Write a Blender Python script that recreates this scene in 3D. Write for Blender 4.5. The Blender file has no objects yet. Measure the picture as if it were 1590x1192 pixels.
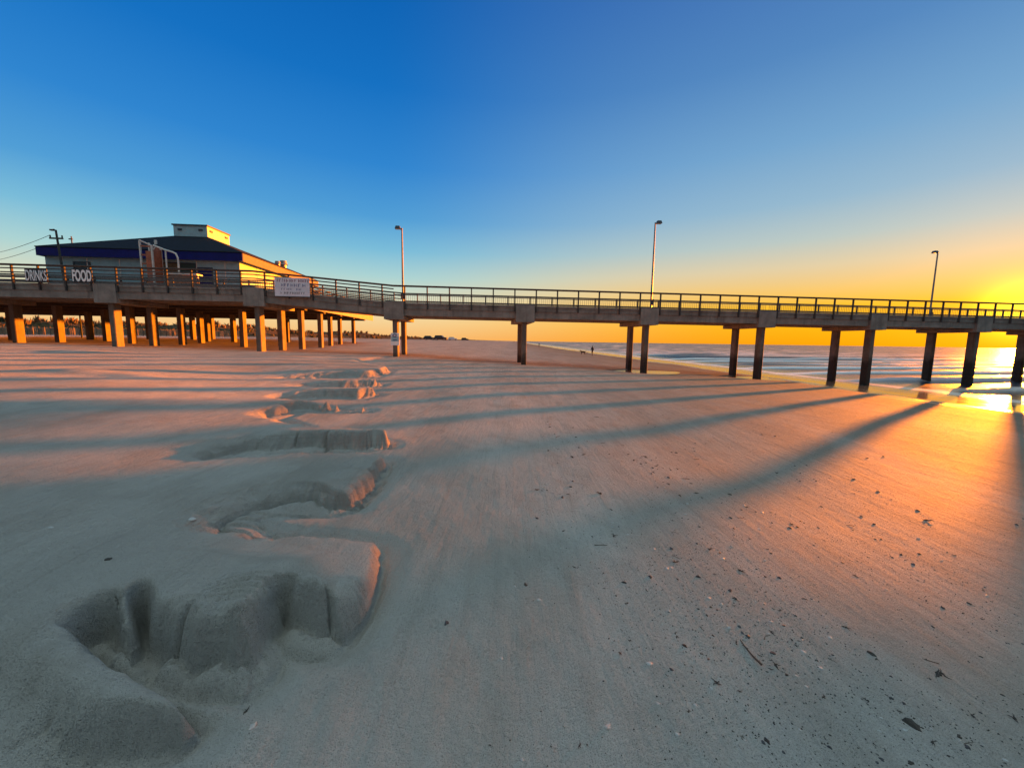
import bpy, bmesh, math, random
import numpy as np
from mathutils import Matrix, Vector

random.seed(7)
SC = bpy.context.scene
COL = SC.collection
EYE = 2.85                      # camera height above the sea
EXPO = 2.72
SUN_AZ, SUN_EL = math.radians(52.3), math.radians(3.46)

# ------------------------------------------------------------------ camera
F = 600.0
cam_d = bpy.data.cameras.new('camera')
cam = bpy.data.objects.new('camera', cam_d)
COL.objects.link(cam)
cam_d.sensor_width = 36.0
cam_d.lens = F * 36.0 / 1590.0
cam_d.clip_start = 0.05
cam_d.clip_end = 30000
PITCH = math.atan(66.5 / F)
CM = Matrix.Rotation(math.pi / 2 - PITCH, 3, 'X') @ Matrix.Rotation(math.radians(0.8), 3, 'Z')
cam.matrix_world = Matrix.Translation((0, 0, EYE)) @ CM.to_4x4()
SC.camera = cam


def ray(px, py):
    return CM @ Vector(((px - 795) / F, -(py - 596) / F, -1.0))


def at_z(px, py, z):
    d = ray(px, py)
    t = (z - EYE) / d.z
    return Vector((d.x * t, d.y * t, z))


def at_y(px, py, y):
    d = ray(px, py)
    t = y / d.y
    return Vector((d.x * t, y, EYE + d.z * t))


# ------------------------------------------------------------------ object helpers
def tag(o, label=None, cat=None, group=None, kind=None):
    if label: o['label'] = label
    if cat: o['category'] = cat
    if group: o['group'] = group
    if kind: o['kind'] = kind
    return o


def empty(name, loc=(0, 0, 0), rz=0.0):
    o = bpy.data.objects.new(name, None)
    o.empty_display_size = 0.2
    COL.objects.link(o)
    o.location = loc
    o.rotation_euler = (0, 0, rz)
    return o


class MB:
    """collects simple shapes and links them as ONE mesh object"""
    def __init__(self):
        self.v = []
        self.f = []

    def add(self, vs, fs):
        n = len(self.v)
        self.v += [tuple(p) for p in vs]
        self.f += [tuple(i + n for i in f) for f in fs]

    def hexa(self, p):          # 8 points: bottom ring 0-3, top ring 4-7
        self.add(p, [(3, 2, 1, 0), (4, 5, 6, 7), (0, 1, 5, 4), (1, 2, 6, 5), (2, 3, 7, 6), (3, 0, 4, 7)])

    def box(self, x0, x1, y0, y1, z0, z1):
        self.hexa([(x0, y0, z0), (x1, y0, z0), (x1, y1, z0), (x0, y1, z0),
                   (x0, y0, z1), (x1, y0, z1), (x1, y1, z1), (x0, y1, z1)])

    def slope(self, x0, x1, y0, y1, za0, za1, zb0, zb1):   # box whose z range changes from x0 (a) to x1 (b)
        self.hexa([(x0, y0, za0), (x1, y0, zb0), (x1, y1, zb0), (x0, y1, za0),
                   (x0, y0, za1), (x1, y0, zb1), (x1, y1, zb1), (x0, y1, za1)])

    def tube(self, pts, r, n=8, r1=None):
        pts = [Vector(p) for p in pts]
        k = len(pts)
        rings = []
        for i, p in enumerate(pts):
            d = (pts[min(i + 1, k - 1)] - pts[max(i - 1, 0)]).normalized()
            up = Vector((0, 0, 1)) if abs(d.z) < .9 else Vector((1, 0, 0))
            a = d.cross(up).normalized()
            b = d.cross(a).normalized()
            rr = r if r1 is None else r + (r1 - r) * i / max(1, k - 1)
            rings.append([p + (a * math.cos(2 * math.pi * j / n) + b * math.sin(2 * math.pi * j / n)) * rr for j in range(n)])
        vs = [p for ring in rings for p in ring]
        fs = []
        for i in range(k - 1):
            for j in range(n):
                j2 = (j + 1) % n
                fs.append((i * n + j, i * n + j2, (i + 1) * n + j2, (i + 1) * n + j))
        fs.append(tuple(range(n - 1, -1, -1)))
        fs.append(tuple((k - 1) * n + j for j in range(n)))
        self.add(vs, fs)

    def bar(self, a, b, w, h=None):   # square bar between two points
        h = h or w
        a, b = Vector(a), Vector(b)
        d = (b - a).normalized()
        up = Vector((0, 0, 1)) if abs(d.z) < .9 else Vector((0, 1, 0))
        s = d.cross(up).normalized() * w / 2
        u = s.cross(d).normalized() * h / 2
        self.hexa([a - s - u, a + s - u, b + s - u, b - s - u, a - s + u, a + s + u, b + s + u, b - s + u])

    def build(self, name, mat, parent=None, bevel=0.0, smooth=False):
        me = bpy.data.meshes.new(name)
        me.from_pydata(self.v, [], self.f)
        bm = bmesh.new()
        bm.from_mesh(me)
        bmesh.ops.recalc_face_normals(bm, faces=bm.faces)
        if bevel:
            bmesh.ops.bevel(bm, geom=bm.edges[:], offset=bevel, segments=1, affect='EDGES', clamp_overlap=True)
        bm.to_mesh(me)
        bm.free()
        if mat: me.materials.append(mat)
        if smooth:
            for p in me.polygons: p.use_smooth = True
        o = bpy.data.objects.new(name, me)
        COL.objects.link(o)
        if parent: o.parent = parent
        return o


def grid_mesh(name, X, Y, Z, mat, attrs=None):
    """one sheet from 2-D arrays"""
    ny, nx = X.shape
    me = bpy.data.meshes.new(name)
    co = np.stack([X, Y, Z], -1).astype(np.float32).ravel()
    me.vertices.add(nx * ny)
    me.vertices.foreach_set('co', co)
    idx = np.arange(nx * ny).reshape(ny, nx)
    q = np.stack([idx[:-1, :-1], idx[:-1, 1:], idx[1:, 1:], idx[1:, :-1]], -1).reshape(-1, 4)
    me.loops.add(q.size)
    me.loops.foreach_set('vertex_index', q.ravel().astype(np.int32))
    me.polygons.add(len(q))
    me.polygons.foreach_set('loop_start', (np.arange(len(q)) * 4).astype(np.int32))
    me.polygons.foreach_set('use_smooth', np.ones(len(q), bool))
    me.update(calc_edges=True)
    for k, a in (attrs or {}).items():
        at = me.attributes.new(k, 'FLOAT', 'POINT')
        at.data.foreach_set('value', a.astype(np.float32).ravel())
    me.materials.append(mat)
    o = bpy.data.objects.new(name, me)
    COL.objects.link(o)
    return o


def copy_tree(o, parent=None):
    c = o.copy()
    COL.objects.link(c)
    c.parent = parent
    for ch in list(o.children):
        copy_tree(ch, c)
    return c


# ------------------------------------------------------------------ material helpers
def lin(r, g, b):
    f = lambda c: (c / 255 / 12.92) if c / 255 <= .04045 else ((c / 255 + .055) / 1.055) ** 2.4
    return (f(r), f(g), f(b))


class NT:
    def __init__(self, tree):
        self.t = tree

    def n(self, typ, **kw):
        nd = self.t.nodes.new(typ)
        for k, v in kw.items():
            if k.startswith('_'):
                setattr(nd, k[1:], v)
        for k, v in kw.items():
            if not k.startswith('_'):
                key = k.replace('__', ' ')
                s = nd.inputs[int(key[1:])] if key[0] == 'i' and key[1:].isdigit() else nd.inputs[key]
                if isinstance(v, bpy.types.NodeSocket):
                    self.t.links.new(v, s)
                else:
                    s.default_value = v
        return nd

    def m(self, op, a, b=None, c=None, clamp=False):
        nd = self.t.nodes.new('ShaderNodeMath')
        nd.operation = op
        nd.use_clamp = clamp
        for i, v in enumerate((a, b, c)):
            if v is None: continue
            if isinstance(v, bpy.types.NodeSocket): self.t.links.new(v, nd.inputs[i])
            else: nd.inputs[i].default_value = v
        return nd.outputs[0]

    def ss(self, v, a, b):      # smoothstep
        nd = self.t.nodes.new('ShaderNodeMapRange')
        nd.interpolation_type = 'SMOOTHSTEP'
        self.t.links.new(v, nd.inputs['Value'])
        nd.inputs['From Min'].default_value = a
        nd.inputs['From Max'].default_value = b
        return nd.outputs['Result']

    def mix(self, fac, a, b, blend='MIX'):
        nd = self.t.nodes.new('ShaderNodeMix')
        nd.data_type = 'RGBA'
        nd.blend_type = blend
        for s, v in ((nd.inputs[0], fac), (nd.inputs[6], a), (nd.inputs[7], b)):
            if isinstance(v, bpy.types.NodeSocket): self.t.links.new(v, s)
            elif isinstance(v, (int, float)): s.default_value = v
            else: s.default_value = (*v, 1)
        return nd.outputs[2]

    def noise(self, vec, scale, detail=4, rough=.55, dist=0.0):
        nd = self.n('ShaderNodeTexNoise', Vector=vec, Scale=scale, Detail=detail, Roughness=rough, Distortion=dist)
        return nd.outputs['Fac']

    def pos(self, sx=1, sy=1, sz=1):
        g = self.t.nodes.new('ShaderNodeNewGeometry')
        mp = self.n('ShaderNodeMapping', Vector=g.outputs['Position'])
        mp.inputs['Scale'].default_value = (sx, sy, sz)
        return mp.outputs['Vector']

    def objpos(self, sx=1, sy=1, sz=1):
        g = self.t.nodes.new('ShaderNodeTexCoord')
        mp = self.n('ShaderNodeMapping', Vector=g.outputs['Object'])
        mp.inputs['Scale'].default_value = (sx, sy, sz)
        return mp.outputs['Vector']


def new_mat(name):
    m = bpy.data.materials.new(name)
    m.use_nodes = True
    nt = NT(m.node_tree)
    return m, nt, m.node_tree.nodes['Principled BSDF']


def put(nt, bs, **kw):
    for k, v in kw.items():
        s = bs.inputs[k.replace('__', ' ')]
        if isinstance(v, bpy.types.NodeSocket): nt.t.links.new(v, s)
        elif isinstance(v, tuple) and len(v) == 3: s.default_value = (*v, 1)
        else: s.default_value = v


def simple(name, col, rough=.7, var=.25, scale=6.0, metal=0.0, bump=.15, spec=.5):
    """a worn surface: colour drifting round one value, fine bump"""
    m, nt, bs = new_mat(name)
    p = nt.objpos()
    a = nt.noise(p, scale, 5, .65)
    b = nt.noise(p, scale * 6, 3, .6)
    lo = tuple(c * (1 - var) for c in col)
    hi = tuple(min(1, c * (1 + var)) for c in col)
    c = nt.mix(nt.ss(a, .3, .7), lo, hi)
    c = nt.mix(nt.m('MULTIPLY', nt.ss(b, .55, .75), .35), c, tuple(x * .55 for x in col))
    bp = nt.n('ShaderNodeBump', Strength=bump, Distance=.02, Height=b)
    put(nt, bs, Base__Color=c, Roughness=rough, Metallic=metal, Normal=bp.outputs[0], Specular__IOR__Level=spec)
    return m


def concrete(name, col, wet=False):
    m, nt, bs = new_mat(name)
    p = nt.pos()
    a = nt.noise(p, 1.3, 6, .65)
    streak = nt.noise(nt.pos(3.5, 3.5, .25), 1.0, 4, .6)
    fine = nt.noise(p, 22, 4, .6)
    c = nt.mix(nt.ss(a, .3, .72), tuple(x * .72 for x in col), tuple(x * 1.2 for x in col))
    c = nt.mix(nt.m('MULTIPLY', nt.ss(streak, .5, .72), .55), c, tuple(x * .38 for x in col))
    c = nt.mix(nt.m('MULTIPLY', nt.ss(fine, .6, .75), .3), c, tuple(x * .4 for x in col))
    rough = .85
    if wet:     # tide-stained foot of the seaward piles, marine growth
        sep = nt.n('ShaderNodeSeparateXYZ', Vector=nt.pos())
        h = nt.m('SUBTRACT', sep.outputs['Z'], nt.m('MULTIPLY', nt.noise(p, 2.2, 4, .6), 1.1))
        f = nt.m('SUBTRACT', 1.0, nt.ss(h, 1.0, 1.75))
        f = nt.m('MULTIPLY', f, nt.ss(sep.outputs['X'], -12.5, -9.0))
        c = nt.mix(f, c, nt.mix(nt.ss(fine, .4, .6), (.022, .018, .014), (.05, .042, .03)))
    bp = nt.n('ShaderNodeBump', Strength=.35, Distance=.02, Height=nt.m('ADD', fine, nt.m('MULTIPLY', streak, .6)))
    put(nt, bs, Base__Color=c, Roughness=rough, Normal=bp.outputs[0], Specular__IOR__Level=.3)
    return m


# ------------------------------------------------------------------ numpy noise
RNG = np.random.default_rng(11)
LAT = RNG.random((256, 256))


def vnoise(x, y, seed=0):
    x = x + seed * 17.3
    y = y + seed * 31.7
    xi = np.floor(x).astype(np.int64)
    yi = np.floor(y).astype(np.int64)
    fx = x - xi
    fy = y - yi
    fx = fx * fx * (3 - 2 * fx)
    fy = fy * fy * (3 - 2 * fy)
    a = LAT[yi & 255, xi & 255]
    b = LAT[yi & 255, (xi + 1) & 255]
    c = LAT[(yi + 1) & 255, xi & 255]
    d = LAT[(yi + 1) & 255, (xi + 1) & 255]
    return (a * (1 - fx) + b * fx) * (1 - fy) + (c * (1 - fx) + d * fx) * fy


def fbm(x, y, oct=4, seed=0):
    s = 0
    a = .5
    for k in range(oct):
        s = s + a * (vnoise(x, y, seed + k) - .5)
        x = x * 2.03
        y = y * 2.03
        a *= .5
    return s


def sst(v, a, b):
    t = np.clip((v - a) / (b - a), 0, 1)
    return t * t * (3 - 2 * t)


# ------------------------------------------------------------------ the beach
# foot of the little sand cliff, walked from the near end to the far end:
# place on the photo, height level it was read at (m over the low sand), face width, face height
CLIFF = [(-420, 1168, 0, .20, .01), (-60, 1168, 0, .20, .02), (60, 1162, 0, .14, .06), (120, 1160, 0, .09, .11), (190, 1157, 0, .09, .14), (280, 1145, 0, .07, .14), (299, 1118, .02, .03, .13),
         (284, 1082, .12, .03, .13), (222, 1044, .12, .04, .13), (182, 1020, .12, .05, .13), (146, 986, .12, .08, .14),
         (152, 1000, 0, .16, .18), (176, 1022, 0, .17, .20), (212, 1034, 0, .15, .21), (219, 1000, 0, .06, .22), (222, 968, 0, .04, .22), (225, 968, 0, .04, .22), (230, 1005, 0, .06, .22), (244, 1040, 0, .16, .22),
         (272, 1054, 0, .22, .22), (330, 1062, 0, .22, .22), (388, 1061, 0, .2, .22), (414, 1042, 0, .15, .21), (426, 1010, 0, .12, .21), (432, 985, 0, .08, .21), (436, 955, 0, .06, .2), (440, 955, 0, .08, .2),
         (448, 998, 0, .24, .24), (482, 1001, 0, .33, .23), (516, 998, 0, .16, .21), (538, 982, 0, .07, .18), (558, 955, 0, .05, .15), (578, 908, 0, .045, .11),
         (590, 852, 0, .05, .08), (586, 834, .07, .05, .07), (540, 827, .07, .08, .07), (470, 822, .08, .12, .08), (425, 816, .1, .2, .10), (385, 803, .06, .5, .12),
         (404, 798, 0, .4, .12), (430, 795, 0, .36, .13), (470, 794, 0, .32, .13), (512, 795, 0, .2, .13), (548, 786, 0, .10, .12), (580, 757, 0, .10, .12), (602, 722, 0, .08, .11),
         (602, 704, .1, .08, .10), (560, 700, .1, .1, .10), (480, 700, .1, .15, .1), (400, 706, .1, .2, .1), (350, 710, .05, .3, .08),
         (385, 705, 0, .3, .14), (440, 702, 0, .25, .20), (520, 700, 0, .2, .23), (570, 698, 0, .14, .23), (606, 693, 0, .06, .22), (606, 672, .15, .06, .2), (560, 665, .18, .1, .18),
         (500, 658, .18, .2, .16), (430, 646, .1, .4, .12), (470, 642, 0, .3, .16), (530, 642, 0, .2, .2), (570, 640, 0, .1, .2), (575, 630, .1, .1, .18), (540, 627, .16, .15, .16), (450, 621, .1, .4, .12),
         (500, 622, 0, .3, .18), (560, 621, 0, .2, .2), (588, 612, .05, .12, .2), (592, 605, .16, .12, .18), (540, 603, .16, .2, .16), (470, 604, .1, .4, .12), (530, 606, 0, .3, .18), (588, 602, 0, .2, .2), (598, 594, .1, .15, .2),
         (560, 592, .16, .2, .16), (440, 592, .1, .5, .12), (520, 591, 0, .4, .2), (584, 589, 0, .25, .22), (605, 582, 0, .2, .22), (608, 575, .12, .2, .22), (590, 570, .18, .25, .2),
         (560, 566, .1, .4, .2), (598, 563, .05, .4, .2), (606, 556, .05, .5, .2)]
POLY = [(*at_z(a, b, 1.34 + c).xy, w, h) for a, b, c, w, h in CLIFF]
POLY = np.array(POLY + [(-7.6, 34, .5, .2), (-90, 34, .5, .2), (-90, -6, .3, .2), (-2.2, -6, .2, .15), (-1.9, .2, .12, .12)])


def cliff_field(x, y):
    """signed distance to the foot (inside positive), distance walked, and the face width and height nearby"""
    n = len(POLY)
    best = np.full(x.shape, 1e9)
    arc = np.zeros(x.shape)
    inside = np.zeros(x.shape, bool)
    sw = np.zeros(x.shape)
    ww = np.zeros(x.shape)
    hh = np.zeros(x.shape)
    L = 0.0
    for i in range(n):
        ax, ay, aw, ah = POLY[i]
        bx, by, bw, bh = POLY[(i + 1) % n]
        dx, dy = bx - ax, by - ay
        ln = math.hypot(dx, dy) + 1e-9
        t = np.clip(((x - ax) * dx + (y - ay) * dy) / (ln * ln), 0, 1)
        d = np.hypot(x - ax - t * dx, y - ay - t * dy)
        k = d < best
        best[k] = d[k]
        arc[k] = L + t[k] * ln
        q = 1 / (d + .012) ** 4 * min(ln, .6)
        sw += q
        ww += q * (aw + t * (bw - aw))
        hh += q * (ah + t * (bh - ah))
        c = ((ay > y) != (by > y)) & (x < (bx - ax) * (y - ay) / (by - ay + 1e-12) + ax)
        inside ^= c
        L += ln
    return np.where(inside, best, -best), arc, ww / sw, hh / sw


EXPOSED = []
BULGE = [(*at_z(a, b, 1.34 + c).xy, r, h) for a, b, c, r, h in ((285, 1000, .10, .11, .06), (372, 1000, .10, .12, .065), (178, 985, .10, .07, .03), (330, 1035, .04, .06, .02),
         (480, 935, .14, .12, .045), (545, 900, .14, .10, .03), (400, 960, .15, .09, .03), (470, 765, .1, .2, .03), (540, 740, .12, .22, .03))]
TERR = [(*at_z(388, 908, 1.56).xy, .20, .15, 5, .034), (*at_z(378, 792, 1.48).xy, .22, .30, 5, .036),
        (*at_z(300, 935, 1.56).xy, .16, .07, 3, .025), (*at_z(395, 985, 1.45).xy, .09, .12, 4, .03)]


def ground_z(x, y, fine=True):
    x = np.asarray(x, float)
    y = np.asarray(y, float)
    low = np.where(x > 0, 1.31 - .05 * x, 1.31 - .02 * np.maximum(x, -12))
    low = low - .20 * sst(x, .9, 4.0) * (1 - sst(x, 9, 17)) * (1 - sst(y, 4, 10))
    low = np.where(x > 45, 1.31 - .05 * 45 - .004 * (x - 45), low)
    low = np.maximum(low, -3.0) - .0012 * np.clip(y - 30, 0, 120)
    up = 1.63 - .022 * np.maximum(x, -30)
    ramp = 1 - sst(x, -9.0, .5)
    prof = ramp.copy()
    k = (x > -14) & (x < 2) & (y > -5) & (y < 33)
    if k.any():
        xs, ys = x[k], y[k]
        full = (up - low)[k]
        d, arc, w, h = cliff_field(xs, ys)
        sc_ = np.clip(ys / 2.2, .6, 2.5)
        w = w * .95
        wob = (.045 * fbm(xs * 3.2, ys * 3.2, 2, 3) + .042 * fbm(xs * 9, ys * 9, 4, 41)) * sc_
        lobes = (np.abs(2 * vnoise(arc * 3.1, arc * 0 + 5.5) - 1)) ** .8 * .10 * sc_
        ribs = (1 - np.abs(2 * vnoise(arc * 9.5, arc * 0 + 2.5) - 1)) * .34 + (1 - np.abs(2 * vnoise(arc * 24, arc * 0 + 9.5) - 1)) * .18
        crack = np.exp(-(((arc * 2.3 + .35 * vnoise(arc * 5, arc * 0 + 7.1)) % 1.0 - .5) / .035) ** 2) * sst(vnoise(np.floor(arc * 2.3) * 3.7, arc * 0 + .5), .35, .5)
        env = sst(d, -.05, .03) * (1 - sst(d, w * 1.0, w * 1.9))
        dd = d + wob - (np.minimum(ribs * w, .11) + lobes * sst(w, .05, .15) + crack * .11 * sst(w, .08, .15)) * env
        u = np.clip((dd + .02) / w, 0, 1)
        u = u + .14 * np.sin(u * np.pi) * (vnoise(xs * 11, ys * 11, 44) - .5) * 2
        u = np.clip(u, 0, 1)
        bul = sst(vnoise(arc * 1.3, arc * 0 + 3.3), .2, .6)
        p = (1 - (1 - u) ** 2.8) * bul + (1 - bul) * (1 - (1 - u) ** 1.7)
        p = np.clip(p, 0, 1)
        # thin ledges where layered sand shows
        led = sst(vnoise(xs * 1.9, ys * 1.9, 9), .42, .62)
        st = (np.floor(p * 7) + sst((p * 7) % 1.0, .55, 1.0)) / 7
        p = p + led * .75 * (st - p)
        inl = sst(d, w * .8, 4.5)
        h = h * 1.06
        zz = h * p + (full - h) * inl * (p > .5)
        # wind-cut terraces on top, behind the rim
        for (bx_, by_, br, ba) in BULGE:
            zz = zz + ba * np.exp(-(((xs - bx_) ** 2 + (ys - by_) ** 2) / br ** 2) ** 1.5)
        for (tx, ty, rx, ry, steps, amp_) in TERR:
            m_ = np.exp(-(((xs - tx) / rx) ** 2 + ((ys - ty) / ry) ** 2) ** 2) * (d > -.02)
            t_ = ((ys - ty) + .5 * (xs - tx) ** 2 / rx + .015 * fbm(xs * 7, ys * 7, 2, 33)) / ry * steps / 2
            zz = zz + m_ * amp_ * (sst(t_ % 1.0, .0, .28) - (t_ % 1.0))
        # a moat along the foot, and a little slumped sand
        zz = zz - .045 * np.exp(-((dd + .025) / .03) ** 2) * sst(h, .03, .12) - .03 * np.exp(-((d + .05) / .10) ** 2)
        if len(EXPOSED) == 0 and x.size > 1000:
            e_ = np.zeros(x.shape)
            e_[k] = sst(p, .02, .12) * (1 - sst(p, .78, .97)) * sst(h, .05, .12) * (1 - sst(ys, 14, 22))
            EXPOSED.append(e_)
        far = sst(ys, 19, 27)
        lft = sst(xs, -14, -11.5)
        pr = prof[k]
        q = zz / full * (1 - far) + pr * far
        prof[k] = q * lft + 1 * (1 - lft) * (1 - far) + pr * (1 - lft) * far
    z = low + (up - low) * prof
    # a slight hollow worn along the foot, sand sinking to the sea
    back = sst(-x, 6, 22)
    z = z + back * np.minimum(.55, .02 * np.maximum(y - 27, 0))
    # dunes along the back of the beach
    front = -40 - 1.55 * np.maximum(68 - y, 0) + 6 * fbm(y * .05, y * 0, 2, 4)
    m = sst(front - x, 0, 16) * sst(y, 30, 46)
    hgt = 2.4 * (1 - .55 * sst(y, 90, 300)) * (1 - .6 * sst(y, 400, 1500))
    z = z + m * hgt * (.75 + .9 * fbm(x * .09, y * .09, 3, 6)) + m * .5 * fbm(x * .5, y * .5, 2, 8)
    # scoured hollows round the pier piles
    for (hx, hy, r, dep) in ((8.6, 27.6, 1.9, .16), (17.0, 28.6, 1.6, .14)):
        z = z - dep * np.exp(-(((x - hx) / (r * 1.15)) ** 2 + ((y - hy) / r) ** 2) ** 2)
    for (hx, hy, r, amp_) in ((-11.6, 10.3, .55, .10), (-10.9, 10.0, .7, -.07), (-10.0, 10.2, .4, .05), (-19.5, 17.5, .9, .12)):
        z = z + amp_ * np.exp(-((x - hx) / (r * 1.8)) ** 2 - ((y - hy) / r) ** 2)
    # broad unevenness, wheel-smoothed streaks along the shore
    z = z + .035 * fbm(x * .35, y * .13, 3, 1) * np.clip(np.hypot(x, y) / 6, .25, 1.6)
    if fine:
        near = 1 / (1 + (np.hypot(x, y) / 9.0) ** 2)
        z = z + near * (.018 * fbm(x * 2.6, y * 1.4, 3, 12) + .006 * fbm(x * 16, y * 9, 2, 13))
        z = z + .020 * sst(np.hypot(x, y), 4, 12) * fbm(x * 2.2, y * .9, 4, 15)
    return z


def axis(lo, hi, step, g_lo, g_hi, end_lo, end_hi):
    mid = list(np.arange(lo, hi, step))
    a, s = [], step
    v = lo
    while v > end_lo:
        s = min(s * g_lo, 900)
        v -= s
        a.append(v)
    b, s = [], step
    v = mid[-1]
    while v < end_hi:
        s = min(s * g_hi, 900)
        v += s
        b.append(v)
    return np.array(a[::-1] + mid + b)


GRAIN = 5.2


def sand_material():
    m, nt, bs = new_mat('beach_sand')
    p = nt.pos()
    sep = nt.n('ShaderNodeSeparateXYZ', Vector=p)
    z = sep.outputs['Z']
    big = nt.noise(nt.pos(.5, .16, .5), 1.0, 5, .6)
    mid = nt.noise(nt.pos(1.6, 1.1, 1.6), 1.6, 6, .65)
    grain = nt.noise(p, 190, 3, .7)
    grit = nt.noise(p, 46, 4, .7)
    streak = nt.noise(nt.pos(9, .7, 3), 1.0, 4, .6, .4)
    c = nt.mix(nt.ss(big, .32, .7), (.38, .345, .30), (.50, .46, .405))
    c = nt.mix(nt.m('MULTIPLY', nt.ss(mid, .45, .72), .5), c, (.34, .30, .255))
    c = nt.mix(nt.m('MULTIPLY', nt.ss(streak, .5, .72), .28), c, (.29, .255, .21))
    c = nt.mix(nt.m('MULTIPLY', nt.ss(grit, .6, .72), .35), c, (.17, .14, .11))
    c = nt.mix(nt.m('MULTIPLY', nt.ss(grain, .55, .8), .35), c, (.55, .50, .43))
    # layers of heavier sand that the cliff cuts through
    lay = nt.noise(nt.pos(.6, .6, 34), 1.0, 3, .5)
    c = nt.mix(nt.m('MULTIPLY', nt.ss(lay, .52, .66), .25), c, (.30, .26, .21))
    ex = nt.n('ShaderNodeAttribute', _attribute_name='exposed')
    c = nt.mix(nt.m('MULTIPLY', ex.outputs['Fac'], nt.m('MULTIPLY', lay, .5)), c, (.30, .27, .235))
    # scrub on the dunes
    scrub = nt.m('MULTIPLY', nt.ss(z, 2.75, 3.2), nt.ss(nt.noise(p, .6, 5, .7), .25, .4))
    c = nt.mix(scrub, c, nt.mix(nt.ss(nt.noise(p, 1.7, 4, .6), .4, .6), (.055, .05, .022), (.17, .105, .05)))
    # damp and wet sand toward the water; sunset orange painted into the damp tone
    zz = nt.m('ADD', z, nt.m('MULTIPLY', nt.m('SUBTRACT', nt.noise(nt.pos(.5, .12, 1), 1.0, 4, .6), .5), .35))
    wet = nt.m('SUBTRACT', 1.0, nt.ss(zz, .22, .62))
    damp_glow = nt.m('SUBTRACT', 1.0, nt.ss(zz, .40, 1.42))
    c = nt.mix(nt.m('MULTIPLY', damp_glow, .6), c, (.31, .165, .075))
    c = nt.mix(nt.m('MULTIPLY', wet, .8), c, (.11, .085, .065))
    rough = .78
    rough = nt.m('SUBTRACT', rough, nt.m('MULTIPLY', nt.ss(wet, .6, .92), .65), clamp=True)
    dry = nt.m('SUBTRACT', 1.0, wet)
    h = nt.m('ADD', nt.m('MULTIPLY', grain, .0035), nt.m('MULTIPLY', grit, .012))
    h = nt.m('ADD', h, nt.m('MULTIPLY', streak, .03))
    h = nt.m('ADD', h, nt.m('MULTIPLY', nt.noise(nt.pos(24, 1.6, 6), 1.0, 3, .6, .5), .010))
    h = nt.m('ADD', h, nt.m('MULTIPLY', mid, .05))
    h = nt.m('ADD', h, nt.m('MULTIPLY', nt.noise(nt.pos(1, .6, 1), 5.5, 3, .6), .03))
    bp = nt.n('ShaderNodeBump', Strength=nt.m('MULTIPLY', dry, 1.0), Distance=1.0, Height=h)
    # every grain faces its own way: tilt the normal grain by grain, less where water has smoothed the sand
    gn = nt.n('ShaderNodeTexNoise', Vector=p, Scale=260.0, Detail=2.0, Roughness=.6)
    tv = nt.n('ShaderNodeVectorMath', _operation='SUBTRACT', i0=gn.outputs['Color'], i1=(.5, .5, .5))
    sc = nt.n('ShaderNodeVectorMath', _operation='SCALE', i0=tv.outputs[0])
    nt.t.links.new(nt.m('MULTIPLY', nt.m('SUBTRACT', 1.0, wet), GRAIN), sc.inputs['Scale'])
    nv = nt.n('ShaderNodeVectorMath', _operation='ADD', i0=bp.outputs[0], i1=sc.outputs[0])
    nn = nt.n('ShaderNodeVectorMath', _operation='NORMALIZE', i0=nv.outputs[0])
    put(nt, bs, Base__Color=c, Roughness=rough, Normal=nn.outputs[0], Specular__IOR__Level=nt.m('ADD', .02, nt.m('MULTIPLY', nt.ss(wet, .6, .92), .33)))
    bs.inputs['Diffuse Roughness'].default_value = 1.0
    return m


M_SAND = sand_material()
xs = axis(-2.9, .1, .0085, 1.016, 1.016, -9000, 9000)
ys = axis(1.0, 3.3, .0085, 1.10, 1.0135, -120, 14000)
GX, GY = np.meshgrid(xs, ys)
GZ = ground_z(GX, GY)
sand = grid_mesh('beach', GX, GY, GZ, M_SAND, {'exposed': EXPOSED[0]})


def gz(x, y):
    i = min(max(int(np.searchsorted(xs, x)) - 1, 0), len(xs) - 2)
    j = min(max(int(np.searchsorted(ys, y)) - 1, 0), len(ys) - 2)
    fx = (x - xs[i]) / (xs[i + 1] - xs[i])
    fy = (y - ys[j]) / (ys[j + 1] - ys[j])
    return float((GZ[j, i] * (1 - fx) + GZ[j, i + 1] * fx) * (1 - fy) + (GZ[j + 1, i] * (1 - fx) + GZ[j + 1, i + 1] * fx) * fy)


tag(sand, 'pale sandy beach sloping from the dunes to the sea', 'beach', kind='structure')

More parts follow.
